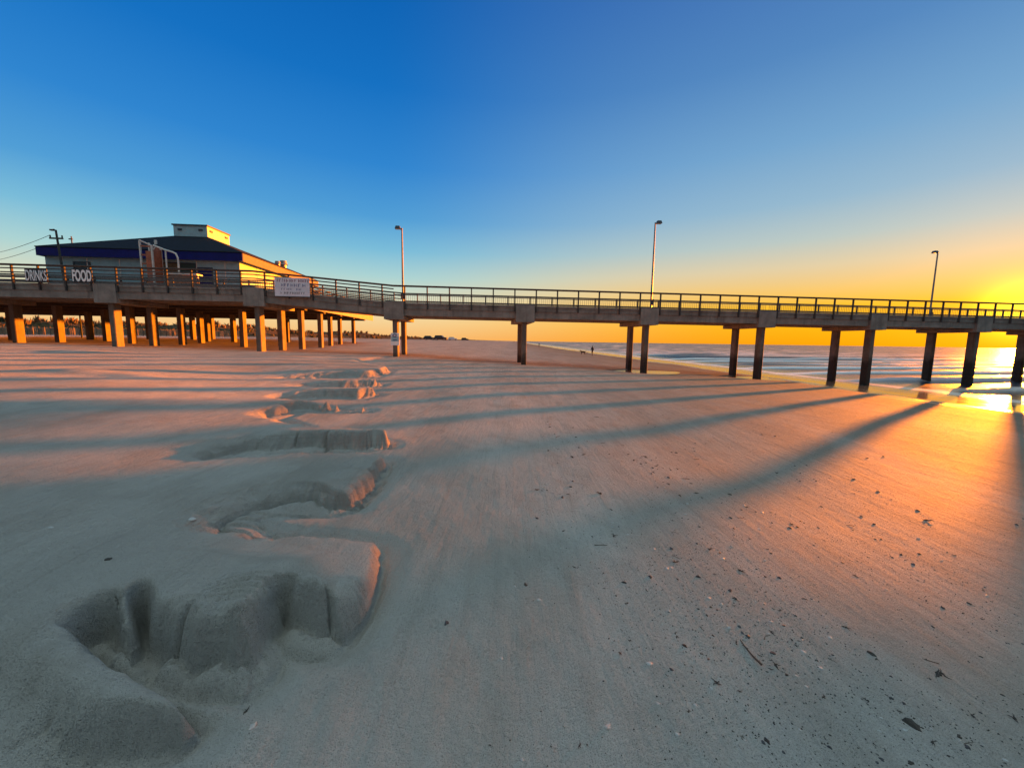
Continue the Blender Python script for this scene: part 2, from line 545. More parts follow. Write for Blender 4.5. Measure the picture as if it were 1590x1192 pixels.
# ------------------------------------------------------------------ the sea
def sea_material():
    m, nt, bs = new_mat('sea_water')
    fo = nt.n('ShaderNodeAttribute', _attribute_name='foam')
    p = nt.pos()
    n1 = nt.noise(nt.pos(.35, 1.0, 1), 1.6, 5, .65)
    n2 = nt.noise(p, 6.5, 4, .7)
    f = nt.m('MULTIPLY', fo.outputs['Fac'], nt.ss(nt.m('ADD', nt.m('MULTIPLY', n1, .6), nt.m('MULTIPLY', n2, .4)), .28, .46))
    c = nt.mix(f, (.018, .026, .03), (.88, .80, .70))
    hgt = nt.m('ADD', nt.m('MULTIPLY', n1, .12), nt.m('MULTIPLY', n2, .03))
    bp = nt.n('ShaderNodeBump', Strength=.55, Distance=1.0, Height=hgt)
    # wavelets finer than the mesh, stilled where the last thin sheet runs up the sand
    gn = nt.n('ShaderNodeTexNoise', Vector=p, Scale=14.0, Detail=3.0, Roughness=.7)
    tv = nt.n('ShaderNodeVectorMath', _operation='SUBTRACT', i0=gn.outputs['Color'], i1=(.5, .5, .5))
    sc = nt.n('ShaderNodeVectorMath', _operation='SCALE', i0=tv.outputs[0])
    sx_ = nt.n('ShaderNodeSeparateXYZ', Vector=p)
    nt.t.links.new(nt.m('MULTIPLY', nt.ss(sx_.outputs['X'], 27.0, 36.0), 2.5), sc.inputs['Scale'])
    nv = nt.n('ShaderNodeVectorMath', _operation='ADD', i0=bp.outputs[0], i1=sc.outputs[0])
    nn = nt.n('ShaderNodeVectorMath', _operation='NORMALIZE', i0=nv.outputs[0])
    put(nt, bs, Base__Color=c, Roughness=nt.m('ADD', nt.m('ADD', .20, nt.m('MULTIPLY', nt.ss(sx_.outputs['X'], 27.0, 33.0), .12)), nt.m('MULTIPLY', f, .2)), Normal=nn.outputs[0], IOR=1.33)
    return m


M_SEA = sea_material()
sx = axis(17, 62, .2, 1.3, 1.03, 8, 12000)
sy = axis(14, 70, .2, 1.06, 1.03, -700, 14000)
SX, SY = np.meshgrid(sx, sy)
PH = math.radians(79)
u = SX * math.cos(PH) - SY * math.sin(PH) * .9           # oblique to the shore
u = u + 5 * fbm(SX * .03, SY * .03, 3, 21) + 1.2 * fbm(SX * .12, SY * .12, 2, 25)
lam = 6.5
ph = u / lam
saw = (ph % 1.0)
crest = np.exp(-((saw - .5) / .13) ** 2)
amp = (.20 + .22 * vnoise(np.floor(ph) * 3.1, (SX + SY) * .03)) * sst(SX, 24, 34)
fadew = 1 / (1 + (np.hypot(SX, SY) / 160) ** 2)
WZ = amp * crest * fadew + .05 * fbm(SX * .7, SY * .7, 3, 22) * fadew * sst(SX, 25, 34) + .01 * fbm(SX * .3, SY * .3, 2, 28)
foam = np.exp(-((saw - .56) / .10) ** 2) * sst(vnoise(SX * .06 + np.floor(ph) * 5.3, SY * .06, 23), .2, .5)
foam = foam * (1 - .6 * sst(SX, 90, 260))
# swash edge: thin lace where the sheet of water ends
dep = -ground_z(SX, SY, False)
edge = np.exp(-((dep - .05) / .04) ** 2) * .8
foam = np.clip(np.maximum(foam, edge), 0, 1)
sea = grid_mesh('sea', SX, SY, WZ + .002, M_SEA, {'foam': foam})
tag(sea, 'grey sea with thin lines of foam rolling to the beach', 'sea', kind='structure')

# shallow pools left round the piles
M_POOL, nt, bs = new_mat('pool_water')
bp = nt.n('ShaderNodeBump', Strength=.12, Distance=.2, Height=nt.noise(nt.pos(), 9, 2, .5))
put(nt, bs, Base__Color=(.12, .10, .08), Roughness=.06, IOR=1.33, Normal=bp.outputs[0])


def pool(hx, hy, r, lvl, kx):
    bm = bmesh.new()
    vs = []
    for k in range(40):
        a = k / 40 * 2 * math.pi
        rr = r * (1 + .18 * math.sin(3 * a + hx) + .1 * math.sin(5 * a))
        vs.append(bm.verts.new((hx + kx * rr * math.cos(a), hy + rr * math.sin(a), lvl)))
    bm.faces.new(vs)
    me = bpy.data.meshes.new('tide_pool')
    bm.to_mesh(me)
    bm.free()
    me.materials.append(M_POOL)
    o = bpy.data.objects.new('tide_pool', me)
    COL.objects.link(o)
    return tag(o, None, None, None, 'structure')


tag(pool(8.6, 27.6, 2.3, gz(8.6, 27.6) + .075, 1.3), 'shallow bright pool of water round the first pair of far piles', 'pool')
tag(pool(17.0, 28.6, 1.9, gz(17.0, 28.6) + .06, 1.3), 'small shallow pool behind the second pair of piles', 'pool')

# ------------------------------------------------------------------ materials of built things
M_CONC = concrete('pier_concrete', (.225, .212, .185))
M_CONC2 = concrete('pier_deck_concrete', (.20, .19, .165))
M_PILE = concrete('pile_concrete', (.15, .13, .105), wet=True)
M_WOOD = simple('weathered_timber', (.10, .094, .086), .8, .35, 9)
M_DARKWOOD = simple('dark_timber', (.045, .042, .038), .85, .3, 7)
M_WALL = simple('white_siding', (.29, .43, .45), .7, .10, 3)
M_NAVY = simple('navy_fascia', (.005, .007, .11), .6, .2, 2, spec=.2)
M_ROOF = simple('shingle_roof', (.010, .010, .014), .95, .3, 5, bump=.4, spec=.15)
M_BARGE = simple('brown_bargeboard', (.11, .085, .08), .7, .2, 4)
M_EDGE = simple('tan_edge_board', (.30, .22, .14), .8, .25, 5)
M_TRIM = simple('dark_trim', (.03, .04, .06), .6, .2, 4)
M_GLASS = simple('dark_glass', (.012, .014, .02), .12, .2, 2, bump=.02)
M_RED = simple('red_oxide_paint', (.36, .10, .045), .6, .3, 6)
M_PIPE = simple('white_pipe', (.62, .55, .48), .5, .12, 6)
M_METAL = simple('grey_steel', (.20, .20, .20), .45, .2, 8, metal=.6)
M_LAMP = simple('dark_lamp_metal', (.035, .04, .05), .5, .2, 8)
M_LENS = simple('lamp_lens', (.5, .5, .46), .2, .05, 8)
M_BANNER = simple('white_banner', (.64, .64, .68), .6, .08, 3)
M_BLACK = simple('black_banner', (.012, .011, .014), .6, .2, 3)
M_WHITE = simple('white_lettering', (.8, .8, .78), .6, .06, 5)
M_BLUE = simple('faded_blue_lettering', (.16, .19, .30), .6, .2, 5)
M_MAROON = simple('faded_red_lettering', (.26, .12, .16), .6, .2, 5)
M_SIGNBLUE = simple('blue_sign_print', (.05, .09, .22), .5, .15, 5)
M_SIGNTEAL = simple('pale_teal_sign_print', (.28, .46, .50), .5, .1, 5)
M_BROWN = simple('brown_door', (.14, .085, .035), .6, .25, 5)
M_GREEN = simple('dark_green_shutter', (.02, .045, .035), .6, .2, 5)
M_OCHRE = simple('orange_plank', (.30, .13, .06), .7, .3, 7)

# ------------------------------------------------------------------ the pier (local frame: x along, y across away from us, z up from the sea)
BETA = math.radians(4.9)
P0 = Vector((.80, 25.72, 0))
BAY = 8.42
CA, SA = math.cos(BETA), math.sin(BETA)


def W(s, t, z=0):
    return Vector((P0.x + CA * s - SA * t, P0.y + SA * s + CA * t, z))


def hit_t(px, py, t):
    """point of the plane at distance t across the pier, in pier coordinates"""
    d = ray(px, py)
    n = Vector((-SA, CA, 0))
    k = (t - (Vector((0, 0, EYE)) - P0).dot(n)) / d.dot(n)
    p = Vector((0, 0, EYE)) + d * k - Vector((P0.x, P0.y, 0))
    return CA * p.x + SA * p.y, p.z


def deck_z(s):                      # top of the slab
    z = 5.05 - .0035 * max(s, -BAY)
    if s < -BAY:
        z += .66 * min(1, (-BAY - s) / BAY)
    return z


pier = empty('fishing_pier', W(0, 0, 0), BETA)
tag(pier, 'long concrete fishing pier on square piles crossing the beach to the sea', 'pier')
N0, N1 = -6, 9
SEEN = range(-5, 6)
DW = 4.0


def post_mesh():
    b = MB()
    b.box(-.038, .038, -.045, .045, -.30, 1.15)
    return b


post_front = None
for n in range(N0, N1):
    s0, s1 = n * BAY, (n + 1) * BAY
    za, zb = deck_z(s0), deck_z(s1)
    b = MB()
    b.slope(s0 + .01, s1 - .01, 0, DW, za - .27, za, zb - .27, zb)
    b.build('deck_slab', M_CONC2, pier)
    b = MB()
    b.slope(s0 + .012, s1 - .012, -.04, .14, za + .001, za + .12, zb + .001, zb + .12)
    b.build('kerb', M_CONC, pier)
    for y0 in (.05, 1.3, 2.4, 3.55):
        b = MB()
        b.slope(s0 + .02, s1 - .02, y0, y0 + .38, za - .70, za - .272, zb - .70, zb - .272)
        b.build('girder', M_CONC, pier)
    for side, y0, cnt in ((0, -.07, 6), (1, DW + .07, 5)):
        b = MB()
        b.slope(s0, s1, y0 - .09, y0 + .09, za + 1.15, za + 1.185, zb + 1.15, zb + 1.185)
        rails = [(.60, .03)] if side == 0 else [(.60, .03), (.2, .03)]
        if n <= -2: rails = [(.95, .035), (.72, .035), (.50, .035), (.28, .035)]
        if side == 0: rails.append((.17, .03))
        yy = y0 + (.066 if side == 0 else -.066)
        for zz, hh in rails:
            b.slope(s0, s1, yy - .015, yy + .015, za + zz - hh, za + zz + hh, zb + zz - hh, zb + zz + hh)
        b.slope(s0, s1, yy - .015, yy + .015, za + 1.09, za + 1.149, zb + 1.09, zb + 1.149)
        spots = [s0 + (k + .5) * BAY / cnt for k in range(cnt)]
        if n not in SEEN:
            for s in spots:
                zz = deck_z(s)
                b.box(s - .05, s + .05, y0 - .05, y0 + .05, zz - .3, zz + 1.148)
        if n in SEEN and n >= -2:     # wire infill under the middle rail
            k_ = int(BAY / .13)
            for q in range(1, k_):
                s_ = s0 + q * BAY / k_
                zq = deck_z(s_)
                b.box(s_ - .008, s_ + .008, yy - .006, yy + .006, zq + .13, zq + .575)
        r = b.build('railing', M_WOOD, pier)
        if n in SEEN:
            for s in spots:
                if post_front is None:
                    post_front = post_mesh().build('post', M_DARKWOOD, r)
                    p = post_front
                else:
                    p = post_front.copy()
                    COL.objects.link(p)
                    p.parent = r
                p.location = (s, y0, deck_z(s))

for n in range(N0, N1 + 1):
    s = n * BAY
    z = deck_z(s)
    low = .70
    if n == -2: low = .72
    b = MB()
    b.box(s - .62, s + .62, .10, 3.85, z - low - .26, z - low - .002)
    b.build('cap_beam', M_CONC, pier, .02)
    b = MB()
    b.box(s - .62, s + .62, -.12, .098, z - low - .25, z + .16)
    b.box(s - .012, s + .012, -.1235, -.12, z - low - .2, z + .1)
    b.build('pilaster', M_CONC, pier, 0)
    for t in (.45, 3.15):
        w = W(s, t)
        g = gz(w.x, w.y)
        b = MB()
        b.box(s - .155, s + .155, t - .27, t + .27, min(g, 3) - 1.2, z - low - .255)
        b.build('pile', M_PILE, pier, .03)

# ------------------------------------------------------------------ lamps on the pier
def lamp(s, t, top, side, label):
    z = deck_z(s)
    root = empty('street_lamp', W(s, t, z), BETA)
    tag(root, label, 'street lamp', 'tall lamps standing on the pier')
    b = MB()
    b.tube([(0, 0, .13), (0, 0, top - z)], .07, 10, .045)
    b.box(-.14, .14, -.14, .14, .10, .13)
    b.build('pole', M_METAL, root, smooth=False)
    b = MB()
    h = top - z
    b.tube([(0, 0, h - .1), (side * .10, 0, h), (side * .2, 0, h + .01)], .03, 8)
    b.build('arm', M_METAL, root)
    b = MB()
    x0, x1 = sorted((side * .08, side * .42))
    b.hexa([(x0, -.16, h - .06), (x1, -.16, h - .06), (x1, .16, h - .06), (x0, .16, h - .06),
            (x0 + .05, -.1, h + .12), (x1 - .05, -.1, h + .12), (x1 - .05, .1, h + .12), (x0 + .05, .1, h + .12)])
    hd = b.build('lamp_head', M_LAMP, root)
    b = MB()
    b.box(x0 + .06, x1 - .06, -.1, .1, h - .075, h - .062)
    b.build('lens', M_LENS, hd)
    b = MB()
    b.box(-.11, .11, -.16, -.10, .35, .75)
    b.build('junction_box', M_LAMP, root)
    return root


s, _ = hit_t(626, 470, .35)
lamp(s, .35, 9.85, -1, 'grey lamp post at the foot of the ramp, its dark head turned towards the building')
s, _ = hit_t(1011, 470, .1)
lamp(s, .1, 10.75, 1, 'grey lamp post in the middle of the pier, its head turned seaward')
s, _ = hit_t(1446, 470, 3.7)
lamp(s, 3.7, 10.45, -1, 'lamp post nearest the setting sun, on the far rail over the surf')


# ------------------------------------------------------------------ writing
def letters(name, text, mat, parent, x0, x1, z0, z1, y, bold=.0):
    cu = bpy.data.curves.new(name, 'FONT')
    cu.body = text
    cu.size = 1
    cu.offset = bold
    cu.extrude = .006
    tmp = bpy.data.objects.new(name, cu)
    COL.objects.link(tmp)
    dg = bpy.context.evaluated_depsgraph_get()
    me = bpy.data.meshes.new_from_object(tmp.evaluated_get(dg))
    bpy.data.objects.remove(tmp)
    bpy.data.curves.remove(cu)
    co = [v.co.copy() for v in me.vertices]
    ax, bx = min(c.x for c in co), max(c.x for c in co)
    ay, by = min(c.y for c in co), max(c.y for c in co)
    for v, c in zip(me.vertices, co):
        v.co = (x0 + (c.x - ax) / (bx - ax) * (x1 - x0), y - c.z, z0 + (c.y - ay) / (by - ay) * (z1 - z0))
    me.materials.clear()
    me.materials.append(mat)
    o = bpy.data.objects.new(name, me)
    COL.objects.link(o)
    o.parent = parent
    return o


def board(name, box, label, cat, mat, t, thick=.03, sag=0.0):
    """a flat board or cloth hung on the outer rail; box in photo pixels"""
    sa, za = hit_t(box[0], box[3], t)
    sb, zb = hit_t(box[2], box[1], t)
    c = (sa + sb) / 2
    root = empty(name, W(c, t, za), BETA)
    tag(root, label, cat)
    w, h = (sb - sa) / 2, zb - za
    b = MB()
    b.box(-w, w, 0, thick, 0, h)
    b.build('panel', mat, root)
    return root, w, h


r, w, h = board('food_sign', (112, 418, 142, 438), 'black banner lettered FOOD in bold white on the pier rail', 'sign', M_BLACK, -.20)
letters('lettering', 'FOOD', M_WHITE, r, -w * .92, w * .92, h * .06, h * .94, -.004, .035)
r, w, h = board('drinks_sign', (40, 418, 72, 438), 'dark banner lettered DRINKS in thin white letters on the pier rail', 'sign', M_BLACK, -.20)
letters('lettering', 'DRINKS', M_WHITE, r, -w * .96, w * .96, h * .12, h * .92, -.004, .012)
r, w, h = board('banner', (427, 432, 480, 459.5), 'large white banner with faded unreadable lines hung where the ramp begins', 'banner', M_BANNER, -.20)
b = MB()
b.box(-w - .03, w + .03, -.012, .04, -.05, -.002)
b.build('batten', M_DARKWOOD, r)
rr = random.Random(3)


def scrawl(z0, z1, xa, xb, mat, wd):
    """letter-like strokes: the printing on the photo's banner cannot be read"""
    b = MB()
    x = xa
    while x < xb:
        cw = wd * rr.uniform(.6, 1.1)
        if rr.random() < .16:
            x += cw
            continue
        b.box(x, x + cw * .28, -.006, -.002, z0, z1)
        k = rr.random()
        if k < .6: b.box(x + cw * .281, x + cw * .75, -.006, -.002, z1 - (z1 - z0) * .2, z1)
        if k > .3: b.box(x + cw * .281, x + cw * .75, -.006, -.002, z0 + (z1 - z0) * .36, z0 + (z1 - z0) * .56)
        if k > .7: b.box(x + cw * .751, x + cw * .9, -.006, -.002, z0, z1)
        x += cw * 1.25
    b.build('lettering', mat, r)


scrawl(h * .76, h * .92, -w * .85, w * .9, M_MAROON, .15)
scrawl(h * .52, h * .68, -w * .62, w * .62, M_BLUE, .19)
scrawl(h * .33, h * .44, -w * .62, w * .6, M_BLUE, .13)
scrawl(h * .12, h * .24, -w * .78, w * .76, M_METAL, .13)

# notice strapped to a pile
sa, za = hit_t(605.5, 536, .2)
sb, zb = hit_t(617.5, 517, .2)
root = empty('notice_board', W(-BAY, .165, za), BETA)
tag(root, 'pale blue and white notice strapped to the pile at the foot of the ramp', 'sign')
hw, hh = .27, zb - za
b = MB(); b.box(-hw, hw, -.02, .012, 0, hh); b.build('panel', M_WHITE, root)
b = MB(); b.box(-hw * .9, hw * .9, -.026, -.021, hh * .32, hh * .72); b.build('print', M_SIGNTEAL, root)
b = MB(); b.tube([(-.02 + .12 * math.cos(a * math.pi / 6), -.028 - .0001, hh * .8 + .08 * math.sin(a * math.pi / 6)) for a in range(12)], .035, 5)
b.box(-.14, .12, -.031, -.027, hh * .40, hh * .47); b.build('emblem', M_SIGNBLUE, root)

# ------------------------------------------------------------------ the platform behind the pier and the building on it
PTOP = 5.70
plat = empty('boardwalk_platform', W(-30, 14, PTOP), BETA)
tag(plat, 'raised timber platform on concrete posts carrying the pier house', 'platform')
PX, PT = 30, -14        # local shift: platform coordinates = pier coordinates + (30, -14)


def pl(b, s0, s1, t0, t1, z0, z1):
    b.box(s0 + PX, s1 + PX, t0 + PT, t1 + PT, z0 - PTOP, z1 - PTOP)


b = MB(); pl(b, -52, -16.0, 4.16, 23.4, 5.45, 5.70); b.build('deck', M_WOOD, plat)
for k in range(9):
    t = 4.6 + k * 2.3
    b = MB(); pl(b, -51.8, -16.2, t, t + .22, 5.2, 5.448); b.build('joist', M_DARKWOOD, plat)
b = MB(); pl(b, -15.998, -15.9, 4.16, 23.4, 5.06, 5.72); b.build('edge_board', M_EDGE, plat)
for t, pxs in ((5.4, (-60, 93, 205, 283, 378, 480)), (9.0, (20, 166, 312, 436, 498)), (13.0, (140, 238, 323, 363, 513)), (16.8, (232, 300, 447, 528)), (20.6, (330, 470, 549))):
    b = MB(); pl(b, -51.8, -16.1, t - .22, t + .22, 4.93, 5.198); b.build('cross_beam', M_DARKWOOD, plat)
    for px in pxs:
        s = min(hit_t(px, 520, t)[0], -16.5)
        w = W(s, t)
        g = gz(w.x, w.y)
        b = MB(); pl(b, s - .15, s + .15, t - .22, t + .22, g - .6, 4.928); b.build('post', M_PILE, plat)
# railing on the sea side of the platform
b = MB()
pl(b, -16.05, -15.93, 4.3, 23.3, 6.78, 6.84)
for z in (6.0, 6.25, 6.5): pl(b, -15.99, -15.96, 4.3, 23.3, z, z + .08)
rl = b.build('railing', M_WOOD, plat)
for k in range(10):
    t = 4.4 + k * 2.08
    b = MB(); pl(b, -16.09, -15.992, t, t + .1, 5.702, 6.78); b.build('post', M_DARKWOOD, rl)

T0, T1 = 7.0, 20.0
S0, S1 = hit_t(72, 420, T0)[0], hit_t(373, 430, T0)[0]
house = empty('pier_house', W(-29.2, 13.5, PTOP), BETA)
tag(house, 'white pier house with navy blue fascia, dark hip roof and box cupola', 'building')


def hl(s, t, z):
    return (s + 29.2, t - 13.5, z - PTOP)


def hb(b, s0, s1, t0, t1, z0, z1):
    a, c = hl(s0, t0, z0), hl(s1, t1, z1)
    b.box(a[0], c[0], a[1], c[1], a[2], c[2])


OV = .55
EV, FT = hit_t(372, 405.5, T0 - OV)[1], hit_t(372, 393, T0 - OV)[1]
E0 = hit_t(55, 388, T0 - OV)[0]
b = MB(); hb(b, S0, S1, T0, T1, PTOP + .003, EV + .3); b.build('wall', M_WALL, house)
for s in [hit_t(q, 420, T0)[0] for q in (137, 187, 245, 306, 350)]:
    b = MB(); hb(b, s - .03, s + .03, T0 - .022, T0 - .002, PTOP + .01, EV - .01); b.build('batten', M_PIPE, house)
for t in (9.4, 12.0, 14.6, 17.2):
    b = MB(); hb(b, S1 + .002, S1 + .022, t - .03, t + .03, PTOP + .01, EV - .01); b.build('batten', M_PIPE, house)
b = MB()
hb(b, E0, S1 + OV, T0 - OV, T0 - OV + .12, EV, FT)
b.build('fascia', M_NAVY, house)
b = MB()
hb(b, S1 + OV - .12, S1 + OV, T0 - OV + .122, T1 + OV - .122, EV, FT)
hb(b, E0, E0 + .12, T0 - OV + .122, T1 + OV - .122, EV, FT)
hb(b, E0, S1 + OV, T1 + OV - .12, T1 + OV, EV, FT)
b.build('fascia', M_BARGE, house)
b = MB(); hb(b, E0 + .122, S1 + OV - .122, T0 - OV + .122, T1 + OV - .122, EV + .31, EV + .36); b.build('soffit', M_WALL, house)
D0, D1 = 12.3, 15.4
(C0, CT), (C1, CB) = hit_t(268.5, 349.5, D0), hit_t(322.5, 368, D0)
b = MB()
e = [(E0 - .03, T0 - OV - .03), (S1 + OV + .03, T0 - OV - .03), (S1 + OV + .03, T1 + OV + .03), (E0 - .03, T1 + OV + .03)]
c = [(C0, D0), (C1, D0), (C1, D1), (C0, D1)]
b.add([hl(x, y, FT + .005) for x, y in e] + [hl(x, y, FT + .06) for x, y in e] + [hl(x, y, CB) for x, y in c],
      [(3, 2, 1, 0), (0, 1, 5, 4), (1, 2, 6, 5), (2, 3, 7, 6), (3, 0, 4, 7), (4, 5, 9, 8), (5, 6, 10, 9), (6, 7, 11, 10), (7, 4, 8, 11), (8, 9, 10, 11)])
roof = b.build('roof', M_ROOF, house)
b = MB(); hb(b, C0 + .01, C1 - .01, D0 + .01, D1 - .01, CB - .3, CT); cup = b.build('cupola', M_WALL, roof)
b = MB()
hb(b, C0 - .08, C1 + .08, D0 - .08, D1 + .08, CT + .002, CT + .11)
b.build('cupola_cap', M_TRIM, roof)
for s in (C0 + .55, C1 - .55):
    b = MB(); hb(b, s - .17, s + .17, D0 - .05, D0 + .008, CT - .42, CT - .26); b.build('cupola_vent', M_TRIM, roof)
for t in (D0 + .5, D1 - .5):
    b = MB(); hb(b, C1 - .008, C1 + .05, t - .17, t + .17, CT - .42, CT - .26); b.build('cupola_vent', M_TRIM, roof)


def vent(s, t, z, r, h):
    b = MB()
    x, y, z = hl(s, t, z)
    b.tube([(x, y, z - .5), (x, y, z + h * .6)], r, 12)
    b.tube([(x, y, z + h * .6), (x, y, z + h * .72), (x, y, z + h)], r * 1.5, 12, r * 1.1)
    b.build('roof_vent', M_METAL, roof)


vent(-23.6, 18.2, 9.85, .28, 1.05)
vent(-23.4, 16.6, 9.85, .2, .7)
b = MB(); x, y, z = hl(-28.6, 8.4, 10.05); b.tube([(x, y, z - .3), (x, y, z + .35)], .1, 10); b.build('roof_vent', M_PIPE, roof)


def front_box(name, box, mat, out=.03, parent=house):
    sa, za = hit_t(box[0], box[3], T0)
    sb, zb = hit_t(box[2], box[1], T0)
    b = MB()
    hb(b, sa, sb, T0 - out, T0 - .002, max(za, PTOP + .01), zb)
    return b.build(name, mat, parent)


def framed(name, box, mat, out):
    sa, za = hit_t(box[0], box[3], T0)
    sb, zb = hit_t(box[2], box[1], T0)
    za = max(za, PTOP + .01)
    b = MB()
    hb(b, sa, sb, T0 - out, T0 - .002, za, zb)
    o = b.build(name, mat, house)
    b = MB()
    for q in ((sa - .07, sa - .002, za, zb + .07), (sb + .002, sb + .07, za, zb + .07), (sa, sb, zb + .002, zb + .07)):
        hb(b, q[0], q[1], T0 - out - .03, T0 - .003, q[2], q[3])
    b.build('frame', M_TRIM, o)
    return o


framed('window', (118, 408, 139, 432), M_GLASS, .02)
framed('door', (258, 409, 279, 480), M_BROWN, .03)
framed('shutter', (282, 410, 303, 432), M_GREEN, .03)
d = framed('door', (313, 417, 329, 480), M_NAVY, .03)

# red lattice tower and white pipe arch in front of the house
gate = empty('entrance_frame', W(-26.6, 5.6, PTOP), BETA)
tag(gate, 'red lattice tower with a white pipe arch standing before the pier house', 'frame')


def gp(px, py, t=5.6):
    s, z = hit_t(px, py, t)
    return Vector((s + 26.6, t - 5.6, z - PTOP))


x0 = gp(219, 400).x; x1 = gp(237, 400).x
ztop = gp(219, 373).z
b = MB()
for x in (x0, x1):
    for y in (0, .8): b.box(x - .05, x + .05, y - .05, y + .05, .002, ztop - (0 if x == x0 else .35))
b.build('upright', M_PIPE, gate)
b = MB()
zz = ztop - .4
k = 0
while zz > .5:
    b.bar((x0, 0, zz), (x1, 0, zz - .02), .07, .10)
    b.bar((x0, .8, zz), (x1, .8, zz - .02), .07, .10)
    b.bar((x1 - .0, .0, zz), (x1 - .0, .8, zz - .5), .05)
    zz -= .62
b.build('lattice', M_RED, gate)
b = MB()
b.box(x1 - .42, x1 - .06, -.045, .005, .8, ztop - .75)
b.box(x1 + .052, x1 + .08, .05, .75, .8, ztop - .5)
b.build('panel', M_RED, gate)
b = MB()
b.bar((x0, 0, ztop), (x1, 0, ztop - .35), .08)
b.tube([gp(238, 381), gp(256, 388), gp(268, 391.5), gp(273, 394), gp(276, 400), gp(277, 408), (gp(277, 420).x, 0, .0)], .06, 8)
b.tube([gp(238, 388), gp(241, 383.5), gp(245, 382.8)], .04, 6)
b.tube([gp(257, 389), (gp(259, 420).x, 0, .0)], .05, 8)
b.build('pipe_arch', M_PIPE, gate)

cnt = empty('ticket_counter', W(-24.6, 5.2, PTOP), BETA)
tag(cnt, 'reddish plank counter behind the rail, right of the pipe arch', 'counter')
s0, z1 = hit_t(259, 424, 5.2); s1, _ = hit_t(305, 424, 5.2)
b = MB()
for k in range(5):
    zz = .15 + k * (z1 - PTOP - .25) / 5
    b.box(s0 + 24.6, s1 + 24.6, 0, .04, zz, zz + (z1 - PTOP - .25) / 5 - .03)
b.build('plank_front', M_OCHRE, cnt)
b = MB(); b.box(s0 + 24.55, s1 + 24.65, -.06, .6, z1 - PTOP - .08, z1 - PTOP); b.build('counter_top', M_PIPE, cnt)
for s in (s0, (s0 + s1) / 2, s1):
    b = MB(); b.box(s + 24.6 - .05, s + 24.6 + .05, .042, .14, .002, z1 - PTOP - .082); b.build('leg', M_PIPE, cnt)

# cloth-covered boxes on the platform beyond the ramp
for (pa, pb, pt, t, lab) in ((486, 514, 446, 6.0, 'long dark storage box on the platform behind the ramp rail'),
                             (516, 530, 449, 7.6, 'short dark storage box on the platform end, farther from the banner')):
    sa, z1 = hit_t(pa, pt, t); sb, _ = hit_t(pb, pt, t)
    sb = min(sb, -16.2 + (0 if t < 7 else .0)); sa = min(sa, sb - .8)
    root = empty('storage_box', W((sa + sb) / 2, t, PTOP), BETA)
    tag(root, lab, 'box')
    w = (sb - sa) / 2
    b = MB(); b.box(-w, w, 0, .8, .02, .95); b.build('body', M_TRIM, root, .03)
    b = MB(); b.box(-w - .04, w + .04, -.05, .85, .953, 1.03); b.build('lid', M_BLACK, root, .02)

# utility pole and its wires
s, z1 = hit_t(86.5, 357, 5.0)
w = W(s, 5.0)
pole = empty('utility_pole', (w.x, w.y, PTOP), BETA)
tag(pole, 'slender utility pole with a small lamp head before the left end of the house', 'pole')
h = z1 - PTOP
b = MB(); b.tube([(.25, 0, .002), (0, 0, h)], .085, 8, .055); b.build('shaft', M_DARKWOOD, pole)
b = MB(); b.box(-.45, .4, -.04, .04, h - .62, h - .52)
for x in (-.4, .36): b.tube([(x, 0, h - .52), (x, 0, h - .36)], .04, 6)
b.build('crossarm', M_DARKWOOD, pole)
b = MB(); b.tube([(0, 0, h - .05), (-.1, 0, h + .04), (-.22, 0, h + .02)], .03, 6); b.box(-.34, -.12, -.08, .08, h - .06, h + .03); b.build('lamp_head', M_LAMP, pole)


def wire(a, b_, sag, label):
    b = MB()
    a, c = Vector(a), Vector(b_)
    mid = (a + c) / 2
    pts = []
    for k in range(15):
        t = k / 14
        p = a.lerp(c, t)
        p.z -= sag * 4 * t * (1 - t)
        pts.append(p)
    b.tube(pts, .016, 5)
    o = b.build('overhead_wire', M_BLACK)
    tag(o, label, 'wire')


top = W(s, 5.0, z1 - .4)
e1 = at_y(-70, 398, 44)
e2 = at_y(-70, 408, 40)
wire(W(s - .4, 5.0, z1 - .36), e1, .5, 'upper overhead wire running from the utility pole off to the left')
wire(W(E0 + .05, 6.5, FT - .1), e2, .4, 'lower overhead wire running from the roof edge off to the left')
# thin mast beyond the roof
w = at_y(112, 380, 40)
b = MB(); b.tube([(w.x, w.y, gz(w.x, w.y)), (w.x, w.y, at_y(112, 367, 40).z)], .07, 6, .05)
b.box(w.x - .25, w.x + .1, w.y - .05, w.y + .05, at_y(112, 372, 40).z, at_y(112, 370.5, 40).z)
tag(b.build('antenna_mast', M_DARKWOOD), 'short thin mast rising behind the left of the roof', 'mast')

# thin post on the sand right of the notice pile
w = at_z(629.5, 543, 1.75)
b = MB(); g = gz(w.x, w.y); hp = at_y(629.5, 515, w.y).z
b.tube([(w.x, w.y, g - .3), (w.x, w.y, hp)], .05, 7)
b.box(w.x - .08, w.x + .08, w.y - .06, w.y - .045, hp - .3, hp)
tag(b.build('marker_post', M_DARKWOOD), 'thin marker post on the sand beside the pile with the notice', 'post')


# ------------------------------------------------------------------ figures
M_CLOTH = simple('dark_clothing', (.02, .018, .02), .9, .2, 8)
M_SKIN = simple('skin', (.35, .2, .13), .6, .1, 8)
M_FUR = simple('dark_fur', (.03, .022, .018), .9, .3, 12)
M_HAIR = simple('dark_hair', (.015, .01, .008), .8, .2, 12)


